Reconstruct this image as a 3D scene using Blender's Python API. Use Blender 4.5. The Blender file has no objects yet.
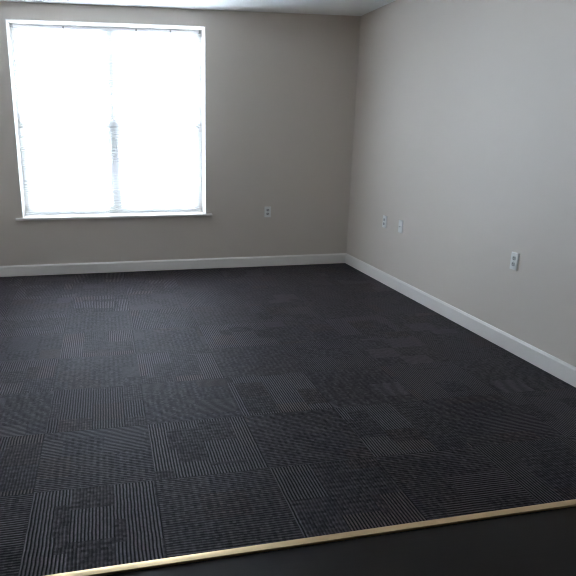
import bpy, bmesh, math, random
from mathutils import Vector, Matrix

random.seed(7)
SC = bpy.context.scene
COL = SC.collection

# ------------------------------------------------------------------ sizes (metres)
H = 2.577                       # ceiling height
XL, YR = -4.6, -8.6            # left wall, rear wall (right wall x=0, window wall y=0)
WT = 0.34                       # window wall thickness
OX0, OX1, OZ0, OZ1 = -3.476, -1.606, 0.598, 2.431   # window opening
BB = 0.1146                     # baseboard height
TILE = 0.5                      # carpet tile
TX, TY = -2.991, -2.411         # a tile corner
STRIP_SLOPE = 0.0195


def strip_y(x):                 # back edge of the transition strip
    return -4.400 + STRIP_SLOPE * (x + 2.884)


# ------------------------------------------------------------------ helpers
def tag(o, label=None, cat=None, group=None, kind=None):
    if label: o['label'] = label
    if cat: o['category'] = cat
    if group: o['group'] = group
    if kind: o['kind'] = kind
    return o


def empty(name, loc):
    o = bpy.data.objects.new(name, None)
    COL.objects.link(o)
    o.location = loc
    o.empty_display_size = 0.1
    return o


def obj(name, bm, mat, parent=None, loc=None, smooth=False):
    bmesh.ops.recalc_face_normals(bm, faces=bm.faces)
    me = bpy.data.meshes.new(name)
    bm.to_mesh(me)
    bm.free()
    me.materials.append(mat)
    if smooth:
        for p in me.polygons: p.use_smooth = True
    o = bpy.data.objects.new(name, me)
    COL.objects.link(o)
    if parent: o.parent = parent
    if loc: o.location = loc
    return o


def add_box(bm, lo, hi, bevel=0.0, seg=2):
    lo, hi = Vector(lo), Vector(hi)
    m = Matrix.Translation((lo + hi) / 2) @ Matrix.Diagonal((hi - lo).to_4d())
    r = bmesh.ops.create_cube(bm, size=1.0, matrix=m)
    if bevel:
        es = {e for v in r['verts'] for e in v.link_edges}
        bmesh.ops.bevel(bm, geom=list(es), offset=bevel, segments=seg, profile=0.5, affect='EDGES')
    return bm


def box(lo, hi, bevel=0.0, seg=2):
    return add_box(bmesh.new(), lo, hi, bevel, seg)


def add_cyl(bm, a, b, r, n=16, r2=None):
    a, b = Vector(a), Vector(b)
    q = (b - a).to_track_quat('Z', 'Y').to_matrix().to_4x4()
    m = Matrix.Translation((a + b) / 2) @ q
    bmesh.ops.create_cone(bm, cap_ends=True, segments=n, radius1=r, radius2=r if r2 is None else r2,
                          depth=(b - a).length, matrix=m)
    return bm


def add_prism(bm, prof, frame):
    """extrude a closed profile; frame(u, v, end) -> point for end 0 / 1"""
    A = [bm.verts.new(frame(u, v, 0)) for u, v in prof]
    B = [bm.verts.new(frame(u, v, 1)) for u, v in prof]
    n = len(prof)
    for i in range(n):
        bm.faces.new((A[i], A[(i + 1) % n], B[(i + 1) % n], B[i]))
    bm.faces.new(A)
    bm.faces.new(B)
    return bm


# ------------------------------------------------------------------ materials
class NT:
    def __init__(self, name):
        self.m = bpy.data.materials.new(name)
        self.m.use_nodes = True
        self.t = self.m.node_tree
        self.n = self.t.nodes
        self.b = self.n['Principled BSDF']
        self.out = self.n['Material Output']

    def put(self, sock, v):
        if isinstance(v, bpy.types.NodeSocket): self.t.links.new(v, sock)
        else: sock.default_value = v

    def math(self, op, a, b=0.0, c=0.0):
        n = self.n.new('ShaderNodeMath')
        n.operation = op
        for i, v in enumerate((a, b, c)): self.put(n.inputs[i], v)
        return n.outputs[0]

    def mix(self, f, a, b):
        n = self.n.new('ShaderNodeMix')
        n.data_type = 'RGBA'
        self.put(n.inputs[0], f)
        self.put(n.inputs[6], a)
        self.put(n.inputs[7], b)
        return n.outputs[2]

    def vec(self, x, y, z=0.0):
        n = self.n.new('ShaderNodeCombineXYZ')
        for i, v in enumerate((x, y, z)): self.put(n.inputs[i], v)
        return n.outputs[0]

    def white(self, v):
        n = self.n.new('ShaderNodeTexWhiteNoise')
        n.noise_dimensions = '3D'
        self.t.links.new(v, n.inputs['Vector'])
        return n.outputs['Value']

    def noise(self, v, scale, detail=2.0, rough=0.5):
        n = self.n.new('ShaderNodeTexNoise')
        if v is not None: self.t.links.new(v, n.inputs['Vector'])
        n.inputs['Scale'].default_value = scale
        n.inputs['Detail'].default_value = detail
        n.inputs['Roughness'].default_value = rough
        return n.outputs['Fac']

    def pos(self):
        n = self.n.new('ShaderNodeTexCoord')
        return n.outputs['Object']

    def bump(self, h, strength, dist):
        n = self.n.new('ShaderNodeBump')
        n.inputs['Strength'].default_value = strength
        n.inputs['Distance'].default_value = dist
        self.t.links.new(h, n.inputs['Height'])
        self.t.links.new(n.outputs[0], self.b.inputs['Normal'])

    def set(self, **k):
        for a, v in k.items(): self.put(self.b.inputs[a.replace('_', ' ')], v)
        return self.m


def rgb(r, g, b): return (r, g, b, 1.0)


def paint(name, c, rough=0.6, bump=0.06, scale=260):
    t = NT(name)
    p = t.pos()
    t.bump(t.noise(p, scale, 3.0), bump, 0.002)
    big = t.noise(p, 1.3, 2.0)
    c2 = tuple(v * 0.97 for v in c)
    return t.set(Base_Color=t.mix(big, rgb(*c), rgb(*c2)), Roughness=rough)


def plain(name, c, rough=0.4, metal=0.0):
    t = NT(name)
    n = t.noise(t.pos(), 90, 2.0)
    c2 = tuple(v * 0.96 for v in c)
    return t.set(Base_Color=t.mix(n, rgb(*c), rgb(*c2)), Roughness=rough, Metallic=metal)


M_WALL = paint('greige_wall_paint', (0.655, 0.585, 0.520))
M_CEIL = paint('white_ceiling_paint', (0.90, 0.90, 0.885), 0.8, 0.008, 200)
M_TRIM = plain('white_trim_paint', (0.83, 0.79, 0.75), 0.35)
M_VINYL_WIN = plain('white_window_vinyl', (0.80, 0.80, 0.80), 0.35)
M_PLATE = plain('white_outlet_plastic', (0.80, 0.79, 0.77), 0.30)
M_FACE = plain('light_grey_receptacle', (0.50, 0.49, 0.48), 0.35)
M_SLOT = plain('dark_slot', (0.02, 0.02, 0.02), 0.6)
M_STEEL = plain('screw_steel', (0.55, 0.55, 0.54), 0.3, 1.0)
M_RAIL = plain('blind_rail_white', (0.84, 0.84, 0.84), 0.4)
M_CLIP = plain('blind_clip_grey', (0.30, 0.30, 0.30), 0.4)
M_CORD = plain('blind_cord_white', (0.75, 0.75, 0.74), 0.7)


def carpet():
    t = NT('charcoal_carpet_tiles')
    m = t.math
    sep = t.n.new('ShaderNodeSeparateXYZ')
    p = t.pos()
    t.t.links.new(p, sep.inputs[0])
    x, y = sep.outputs[0], sep.outputs[1]
    u = m('DIVIDE', m('SUBTRACT', x, TX), TILE)
    v = m('DIVIDE', m('SUBTRACT', y, TY), TILE)
    iu, iv = m('FLOOR', u), m('FLOOR', v)
    fu, fv = m('FRACT', u), m('FRACT', v)
    # quarter-turned laying: lines run along the room in one tile, across it in the next
    par = m('FLOORED_MODULO', m('ADD', iu, iv), 2.0)
    def sel(a, b): return m('ADD', m('MULTIPLY', par, a), m('MULTIPLY', m('SUBTRACT', 1.0, par), b))
    a = sel(fv, fu)             # across the lines
    l = sel(fu, fv)             # along the lines
    tid = t.vec(iu, iv, 3.7)
    r0 = t.white(tid)
    # blocks inside a tile: bands along the lines, cut into lengths
    na = m('ADD', m('MULTIPLY', m('SUBTRACT', a, 0.5), 3.0), m('MULTIPLY', r0, 5.0))
    ia = m('FLOOR', na)
    rb = t.white(t.vec(m('ADD', m('MULTIPLY', iu, 17.0), ia), m('MULTIPLY', iv, 13.0), 1.0))
    nl = m('ADD', m('MULTIPLY', l, 2.6), m('MULTIPLY', rb, 7.0))
    il = m('FLOOR', nl)
    bid = t.vec(m('ADD', m('MULTIPLY', iu, 17.0), ia), m('ADD', m('MULTIPLY', iv, 13.0), m('MULTIPLY', il, 1.37)), 2.0)
    r1 = t.white(bid)
    r2 = t.white(t.vec(m('ADD', m('MULTIPLY', iu, 5.0), il), m('ADD', m('MULTIPLY', iv, 7.0), ia), 9.0))
    # ribs
    wob = t.noise(p, 14, 2.0)
    ph = m('ADD', m('MULTIPLY', a, 37.0), m('MULTIPLY', m('SUBTRACT', wob, 0.5), 0.5))
    s = m('ADD', 0.5, m('MULTIPLY', 0.5, m('SINE', m('MULTIPLY', ph, 2 * math.pi))))
    s = m('POWER', s, 1.3)
    # broken yarn along each rib
    cell = t.vec(m('ADD', m('FLOOR', ph), m('MULTIPLY', iu, 31.0)), m('FLOOR', m('MULTIPLY', l, 38.0)), m('MULTIPLY', iv, 3.0))
    yarn = t.white(cell)
    fine = t.noise(p, 420, 2.0, 0.6)
    # plainly ribbed bands round the edge of every other tile, flecked blocks elsewhere
    e = m('MINIMUM', m('MINIMUM', fu, m('SUBTRACT', 1.0, fu)), m('MINIMUM', fv, m('SUBTRACT', 1.0, fv)))
    ring = m('LESS_THAN', e, m('ADD', 0.10, m('MULTIPLY', r2, 0.20)))
    p0 = m('GREATER_THAN', m('ADD', r1, m('MULTIPLY', ring, 0.32)), 0.66)
    p1 = m('GREATER_THAN', r1, 0.80)
    strong = sel(p1, p0)
    weak = m('SUBTRACT', 1.0, strong)
    con = m('ADD', 0.46, m('MULTIPLY', strong, m('ADD', 0.12, m('MULTIPLY', r0, 0.40))))
    fleck = m('ADD', 0.50, m('MULTIPLY', yarn, 0.95))
    clean = m('ADD', 0.85, m('MULTIPLY', yarn, 0.30))
    bars = m('ADD', 0.82, m('MULTIPLY', 0.18, m('SINE', m('MULTIPLY', l, 2 * math.pi * 17))))
    brk = m('ADD', m('MULTIPLY', strong, clean), m('MULTIPLY', weak, m('MULTIPLY', fleck, bars)))
    s2 = m('ADD', m('MULTIPLY', strong, s), m('MULTIPLY', weak, m('ADD', 0.38, m('MULTIPLY', s, 0.62))))
    wear = m('ADD', 0.45, m('MULTIPLY', t.noise(p, 75, 3.0, 0.65), 1.0))
    f = m('MULTIPLY', m('MULTIPLY', m('MULTIPLY', s2, con), brk), wear)
    dark = t.mix(r2, rgb(0.0020, 0.0018, 0.0024), rgb(0.0030, 0.0026, 0.0028))
    lite = t.mix(r2, rgb(0.074, 0.064, 0.081), rgb(0.088, 0.073, 0.080))
    warm = m('GREATER_THAN', t.white(t.vec(ia, m('ADD', il, m('MULTIPLY', iv, 3.1)), m('MULTIPLY', iu, 2.3))), 0.90)
    lite = t.mix(m('MULTIPLY', warm, 0.7), lite, rgb(0.098, 0.062, 0.058))
    c = t.mix(f, dark, lite)
    c = t.mix(m('MULTIPLY', m('SUBTRACT', fine, 0.35), 0.4), c, rgb(0.017, 0.0155, 0.018))
    # seams
    seam = m('LESS_THAN', e, 0.005)
    c = t.mix(m('MULTIPLY', seam, 0.6), c, rgb(0.010, 0.010, 0.011))
    h = m('ADD', m('MULTIPLY', s, 0.6), m('MULTIPLY', fine, 0.6))
    t.bump(h, 0.5, 0.004)
    return t.set(Base_Color=c, Roughness=0.60, Specular_IOR_Level=m('ADD', 0.03, m('MULTIPLY', f, 0.42)), Specular_Tint=rgb(1.0, 0.86, 0.94), Sheen_Weight=0.09, Sheen_Roughness=0.35, Sheen_Tint=rgb(1.0, 0.90, 0.95))


def vinyl():
    t = NT('dark_espresso_plank')
    m = t.math
    sep = t.n.new('ShaderNodeSeparateXYZ')
    p = t.pos()
    t.t.links.new(p, sep.inputs[0])
    x, y = sep.outputs[0], sep.outputs[1]
    row = m('FLOOR', m('DIVIDE', m('ADD', y, 0.05), 0.18))
    r = t.white(t.vec(row, m('FLOOR', m('ADD', m('DIVIDE', x, 1.2), m('MULTIPLY', row, 0.37))), 5.0))
    grain = t.noise(t.vec(m('MULTIPLY', x, 2.0), m('MULTIPLY', y, 40.0), r), 3.0, 4.0)
    c = t.mix(m('ADD', m('MULTIPLY', grain, 0.6), m('MULTIPLY', r, 0.3)), rgb(0.0060, 0.0040, 0.0032), rgb(0.0100, 0.0070, 0.0058))
    t.bump(grain, 0.15, 0.001)
    return t.set(Base_Color=c, Roughness=0.40, Specular_IOR_Level=0.20, Specular_Tint=rgb(1.0, 0.90, 0.92))


def brass():
    t = NT('satin_brass')
    n = t.n.new('ShaderNodeTexCoord')
    mp = t.n.new('ShaderNodeMapping')
    mp.inputs['Scale'].default_value = (3, 400, 400)
    t.t.links.new(n.outputs['Object'], mp.inputs[0])
    g = t.noise(mp.outputs[0], 1.0, 3.0)
    t.bump(g, 0.1, 0.001)
    return t.set(Base_Color=t.mix(g, rgb(0.70, 0.52, 0.31), rgb(0.60, 0.44, 0.25)), Roughness=0.35, Metallic=0.90)


def slat_material():
    t = NT('blind_slat_white')
    tr = t.n.new('ShaderNodeBsdfTranslucent')
    di = t.n.new('ShaderNodeBsdfDiffuse')
    n = t.noise(t.pos(), 30, 2.0)
    c = t.mix(n, rgb(0.85, 0.835, 0.815), rgb(0.81, 0.795, 0.775))
    t.t.links.new(c, tr.inputs[0])
    t.t.links.new(c, di.inputs[0])
    mx = t.n.new('ShaderNodeMixShader')
    mx.inputs[0].default_value = 0.42
    t.t.links.new(di.outputs[0], mx.inputs[1])
    t.t.links.new(tr.outputs[0], mx.inputs[2])
    t.t.links.new(mx.outputs[0], t.out.inputs[0])
    return t.m


def glass():
    t = NT('clear_window_glass')
    a = t.n.new('ShaderNodeBsdfTransparent')
    a.inputs[0].default_value = rgb(0.96, 0.975, 0.97)
    g = t.n.new('ShaderNodeBsdfGlossy')
    g.inputs['Roughness'].default_value = 0.0
    fr = t.n.new('ShaderNodeFresnel')
    fr.inputs[0].default_value = 1.45
    mx = t.n.new('ShaderNodeMixShader')
    t.t.links.new(fr.outputs[0], mx.inputs[0])
    t.t.links.new(a.outputs[0], mx.inputs[1])
    t.t.links.new(g.outputs[0], mx.inputs[2])
    t.t.links.new(mx.outputs[0], t.out.inputs[0])
    return t.m


M_CARPET, M_VINYL, M_BRASS, M_SLAT, M_GLASS = carpet(), vinyl(), brass(), slat_material(), glass()


# ------------------------------------------------------------------ setting
def struct(name, bm, mat, label, cat):
    return tag(obj(name, bm, mat), label, cat, kind='structure')


# floors, split along the transition strip
def floor_poly(pts, z0, z1):
    bm = bmesh.new()
    add_prism(bm, pts, lambda u, v, e: (u, v, (z0, z1)[e]))
    return bm


yl, yr_ = strip_y(XL), strip_y(0)
struct('floor', floor_poly([(XL, 0), (XL, yl - 0.012), (0, yr_ - 0.012), (0, 0)], -0.03, 0.0), M_CARPET,
       'dark charcoal carpet tiles with ribbed lines covering the room floor', 'carpet')
struct('floor.001', floor_poly([(XL, yl - 0.012), (XL, YR), (0, YR), (0, yr_ - 0.012)], -0.03, -0.004), M_VINYL,
       'smooth near-black plank floor in front of the gold strip', 'hard floor')
struct('ceiling', box((XL - 0.1, YR - 0.1, H), (0.1, WT, H + 0.1)), M_CEIL, 'white ceiling above the window wall', 'ceiling')

bm = bmesh.new()
for lo, hi in (((XL - 0.1, 0, -0.03), (OX0, WT, H)), ((OX1, 0, -0.03), (0.1, WT, H)),
               ((OX0, 0, -0.03), (OX1, WT, OZ0 - 0.025)), ((OX0, 0, OZ1), (OX1, WT, H))):
    add_box(bm, lo, hi)
bmesh.ops.remove_doubles(bm, verts=bm.verts, dist=1e-5)
struct('wall_back', bm, M_WALL, 'shaded brown-beige wall holding the bright window', 'wall')
struct('wall_right', box((0, YR - 0.1, -0.03), (0.1, 0, H)), M_WALL, 'long pale grey-beige wall on the right of the room', 'wall')
struct('wall_left', box((XL - 0.1, YR - 0.1, -0.03), (XL, 0, H)), M_WALL, 'beige wall left of the window wall', 'wall')
struct('wall_rear', box((XL, YR - 0.1, -0.03), (0, YR, H)), M_WALL, 'beige wall facing the window wall across the room', 'wall')

# baseboards: flat board with an eased top edge, a hair above the carpet
T = 0.015
PROF = [(0, 0.005), (T, 0.005), (T, BB - 0.014), (T - 0.003, BB - 0.010), (T - 0.006, BB - 0.004), (T - 0.009, BB), (0, BB)]


def baseboard(name, frame, label):
    bm = bmesh.new()
    add_prism(bm, PROF, frame)
    struct(name, bm, M_TRIM, label, 'baseboard')


baseboard('baseboard_back', lambda u, v, e: ((XL, 0)[e], -u, v), 'white baseboard under the window wall')
baseboard('baseboard_right', lambda u, v, e: (-u, (yr_ - 1.2, -T)[e], v), 'white baseboard along the long right wall')
baseboard('baseboard_left', lambda u, v, e: (XL + u, (yl, -T)[e], v), 'white baseboard along the left wall')

# transition strip: low crowned metal bar
bm = bmesh.new()
W = 0.032
prof = [(-0.016, -0.004), (-0.016, 0.0050), (-0.0152, 0.0058), (-0.006, 0.0063), (0.004, 0.0063), (0.0135, 0.0052), (0.016, 0.0020), (0.016, -0.004)]
ends = [(XL, yl - W / 2), (0, yr_ - W / 2)]
add_prism(bm, prof, lambda u, v, e: (ends[e][0], ends[e][1] + u, v))
struct('trim_1', bm, M_BRASS, 'thin gold metal strip between the carpet and the dark hard floor', 'transition strip')

# ------------------------------------------------------------------ window
win = tag(empty('window_1', ((OX0 + OX1) / 2, 0.0, OZ0)),
          'large white twin window in the back wall, glaring with daylight', 'window', kind='structure')
wl = Vector(win.location)


def wobj(name, bm, mat, parent=win):
    bmesh.ops.translate(bm, verts=bm.verts, vec=-wl)
    return obj(name, bm, mat, parent)


# white reveal boards lining the opening
bm = bmesh.new()
L = 0.008
FY = 0.226                       # room-side face of the window frame
add_box(bm, (OX0, 0.0, OZ0), (OX0 + L, FY, OZ1))
add_box(bm, (OX1 - L, 0.0, OZ0), (OX1, FY, OZ1))
add_box(bm, (OX0 + L, 0.0, OZ1 - L), (OX1 - L, FY, OZ1))
wobj('reveal_lining', bm, M_TRIM)
# sill board (stool) with rounded nose
bm = bmesh.new()
add_box(bm, (OX0, 0.0, OZ0 - 0.025), (OX1, FY, OZ0))
add_box(bm, (OX0 - 0.062, -0.030, OZ0 - 0.025), (OX1 + 0.062, 0.0, OZ0), 0.006, 3)
wobj('sill', bm, M_TRIM)
# outer frame with centre mullion
FB = 0.340
FW = 0.045
mx = -2.530
bm = bmesh.new()
add_box(bm, (OX0, FY, OZ0 - 0.025), (OX0 + FW, FB, OZ1))
add_box(bm, (OX1 - FW, FY, OZ0 - 0.025), (OX1, FB, OZ1))
add_box(bm, (OX0 + FW, FY, OZ1 - FW), (OX1 - FW, FB, OZ1))
add_box(bm, (OX0 + FW, FY, OZ0 - 0.025), (OX1 - FW, FB, OZ0 + 0.03))
wobj('frame', bm, M_VINYL_WIN)
wobj('mullion', box((mx - 0.028, FY, OZ0 + 0.03), (mx + 0.028, FB, OZ1 - FW)), M_VINYL_WIN)


def sash(x0, x1, z0, z1, y0, y1):
    w = 0.038
    bm = bmesh.new()
    add_box(bm, (x0, y0, z0), (x0 + w, y1, z1))
    add_box(bm, (x1 - w, y0, z0), (x1, y1, z1))
    add_box(bm, (x0 + w, y0, z0), (x1 - w, y1, z0 + w))
    add_box(bm, (x0 + w, y0, z1 - w), (x1 - w, y1, z1))
    s = wobj('sash', bm, M_VINYL_WIN)
    ym = (y0 + y1) / 2
    g = box((x0 + w, ym - 0.003, z0 + w), (x1 - w, ym + 0.003, z1 - w))
    bmesh.ops.translate(g, verts=g.verts, vec=-wl)
    obj('pane', g, M_GLASS, s)


zm = 1.50
for x0, x1 in ((OX0 + FW, mx - 0.028), (mx + 0.028, OX1 - FW)):
    sash(x0, x1, OZ0 + 0.03, zm + 0.02, FY + 0.005, FY + 0.035)
    sash(x0, x1, zm - 0.02, OZ1 - FW, FY + 0.040, FY + 0.070)

# ------------------------------------------------------------------ venetian blind
BX0, BX1, BY = OX0 + L + 0.006, OX1 - L - 0.006, 0.208
bl = tag(empty('window_blind', ((BX0 + BX1) / 2, BY, OZ1 - L)),
         'white mini blind with fine horizontal slats lowered over the whole window', 'blind')
bl0 = Vector(bl.location)


def bobj(name, bm, mat, parent=bl, smooth=False):
    bmesh.ops.translate(bm, verts=bm.verts, vec=-bl0)
    return obj(name, bm, mat, parent, smooth=smooth)


hz1 = OZ1 - L - 0.001
hz0 = hz1 - 0.026
hr = bobj('head_rail', box((BX0, BY - 0.014, hz0), (BX1, BY + 0.014, hz1), 0.002), M_RAIL)
for x in (BX0 + 0.012, BX1 - 0.012):
    bobj('bracket', box((x - 0.013, BY - 0.020, hz0 - 0.004), (x + 0.013, BY + 0.016, hz1), 0.002), M_CLIP, hr)
for x in (-2.97, -2.27, -1.93):
    bobj('clip', box((x - 0.008, BY - 0.019, hz0 - 0.003), (x + 0.008, BY + 0.012, hz0 + 0.018), 0.002), M_CLIP, hr)

bz0 = OZ0 + 0.004
bobj('bottom_rail', box((BX0, BY - 0.012, bz0), (BX1, BY + 0.012, bz0 + 0.012), 0.003), M_RAIL)
PITCH, SW, TILT = 0.0210, 0.0254, math.radians(41)
bm = bmesh.new()
z = bz0 + 0.024
while z < hz0 - 0.010:
    rows = []
    for k in range(5):
        s = (k / 4 - 0.5) * SW
        crown = 0.0018 * (1 - (2 * s / SW) ** 2)
        # room-side edge high
        yy = BY + s * math.cos(TILT) + crown * math.sin(TILT)
        zz = z - s * math.sin(TILT) + crown * math.cos(TILT)
        rows.append((bm.verts.new((BX0 + 0.002, yy, zz)), bm.verts.new((BX1 - 0.002, yy, zz))))
    for p, q in zip(rows, rows[1:]): bm.faces.new((p[0], p[1], q[1], q[0]))
    z += PITCH
bobj('slats', bm, M_SLAT, smooth=True)
for x in (-3.30, -2.90, -2.20, -1.78):
    bm = bmesh.new()
    for dy in (-0.0105, 0.0105):
        add_cyl(bm, (x, BY + dy, bz0 + 0.008), (x, BY + dy, hz0 + 0.004), 0.0007, 6)
    bobj('ladder_cord', bm, M_CORD)


# ------------------------------------------------------------------ wall outlets (built facing -y, plate back at y=0)
def wall_plate_bm():
    bm = bmesh.new()
    add_box(bm, (-0.0350, -0.009, -0.0575), (0.0350, 0.0, 0.0575))
    fr = [e for e in bm.edges if all(abs(v.co.y + 0.009) < 1e-6 for v in e.verts)]
    bmesh.ops.bevel(bm, geom=fr, offset=0.004, segments=3, profile=0.5, affect='EDGES')
    return bm


def outlet(loc, rz, label, group):
    o = tag(empty('wall_outlet', loc), label, 'outlet', group)
    o.rotation_euler.z = rz
    obj('cover_plate', wall_plate_bm(), M_PLATE, o)
    for zc in (0.0200, -0.0200):
        bm = bmesh.new()
        prof = []
        for k in range(24):
            a = 2 * math.pi * k / 24
            prof.append((0.0172 * math.cos(a), max(-0.0130, min(0.0130, 0.0172 * math.sin(a)))))
        add_prism(bm, prof, lambda u, v, e: (u, (-0.0075, -0.0108)[e], zc + v))
        r = obj('receptacle', bm, M_FACE, o)
        bm = bmesh.new()
        add_box(bm, (-0.0085, -0.0112, zc - 0.001), (-0.0055, -0.0100, zc + 0.0090))
        add_box(bm, (0.0055, -0.0112, zc + 0.000), (0.0085, -0.0100, zc + 0.0085))
        add_cyl(bm, (0, -0.0112, zc - 0.0070), (0, -0.0100, zc - 0.0070), 0.0034, 14)
        obj('slot', bm, M_SLOT, r)
    obj('screw', add_cyl(bmesh.new(), (0, -0.0098, 0), (0, -0.0070, 0), 0.0034, 16), M_STEEL, o)
    return o


G = 'duplex outlets on the walls'
outlet((-0.934, 0, 0.602), 0, 'white duplex outlet on the shaded window wall, right of the window', G)
RZ = -math.pi / 2                # face -x on the right wall
outlet((0, -0.876, 0.600), RZ, 'white duplex outlet on the right wall nearest the room corner', G)
outlet((0, -2.757, 0.611), RZ, 'white duplex outlet on the right wall, alone and nearest the camera', G)
j = tag(empty('cable_jack', (0, -1.196, 0.602)), 'plain white plate on the right wall between its two outlets, near the corner', 'wall plate')
j.rotation_euler.z = RZ
obj('cover_plate', wall_plate_bm(), M_PLATE, j)
bm = bmesh.new()
add_cyl(bm, (0, -0.007, 0), (0, -0.0105, 0), 0.0065, 6)
add_cyl(bm, (0, -0.0105, 0), (0, -0.0160, 0), 0.0046, 16)
obj('connector', bm, M_STEEL, j)
for zc in (0.042, -0.042):
    obj('screw', add_cyl(bmesh.new(), (0, -0.0098, zc), (0, -0.0070, zc), 0.0030, 16), M_PLATE, j)

# ------------------------------------------------------------------ daylight
wd = bpy.data.worlds.new('overcast_sky')
SC.world = wd
wd.use_nodes = True
nt = wd.node_tree
bg = nt.nodes['Background']
tc = nt.nodes.new('ShaderNodeTexCoord')
sp = nt.nodes.new('ShaderNodeSeparateXYZ')
rp = nt.nodes.new('ShaderNodeValToRGB')
mr = nt.nodes.new('ShaderNodeMapRange')
mr.inputs['From Min'].default_value = -1.0
mr.inputs['From Max'].default_value = 1.0
nt.links.new(tc.outputs['Generated'], sp.inputs[0])
nt.links.new(sp.outputs[2], mr.inputs[0])
nt.links.new(mr.outputs[0], rp.inputs[0])
e = rp.color_ramp.elements
e[0].position, e[0].color = 0.0, (0.33, 0.36, 0.40, 1)
e[1].position, e[1].color = 1.0, (0.78, 0.95, 1.25, 1)
for pos, c in ((0.45, (0.335, 0.38, 0.43, 1)), (0.54, (0.84, 1.0, 1.25, 1))):
    k = e.new(pos)
    k.color = c
nt.links.new(rp.outputs[0], bg.inputs[0])
bg.inputs[1].default_value = 22.0

la = bpy.data.lights.new('window_portal', 'AREA')
la.shape = 'RECTANGLE'
la.size, la.size_y = OX1 - OX0, OZ1 - OZ0
la.cycles.is_portal = True
lo = bpy.data.objects.new('window_portal', la)
COL.objects.link(lo)
lo.location = ((OX0 + OX1) / 2, FB + 0.02, (OZ0 + OZ1) / 2)
lo.rotation_euler = (math.radians(-90), 0, 0)      # shines towards -y, into the room

# ------------------------------------------------------------------ camera (photo cropped off-centre, hence the lens shift)
pit, yaw, rol = 0.2688, 0.1899, 0.0027
fw = Vector((math.sin(yaw) * math.cos(pit), math.cos(yaw) * math.cos(pit), -math.sin(pit)))
r = Vector((math.cos(yaw), -math.sin(yaw), 0))
u = r.cross(fw)
r2 = math.cos(rol) * r + math.sin(rol) * u
u2 = -math.sin(rol) * r + math.cos(rol) * u
cam = bpy.data.cameras.new('camera')
co = bpy.data.objects.new('camera', cam)
COL.objects.link(co)
mw = Matrix((r2, u2, -fw)).transposed().to_4x4()
mw.translation = (-2.6422, -6.1048, 1.4279)
co.matrix_world = mw
cam.sensor_width = 36.0
cam.lens = 583.63 / 576 * 36
cam.shift_x = (288 - 218.73) / 576
cam.shift_y = (293.28 - 288) / 576
cam.clip_start = 0.05
SC.camera = co

SC.cycles.filter_width = 1.1
SC.cycles.max_bounces = 12
SC.cycles.diffuse_bounces = 8
SC.cycles.transparent_max_bounces = 12
SC.cycles.sample_clamp_indirect = 0
vs = SC.view_settings
vs.view_transform = 'Standard'
vs.look = 'None'
vs.gamma = 1.0
vs.use_curve_mapping = False
vs.exposure = 1.85
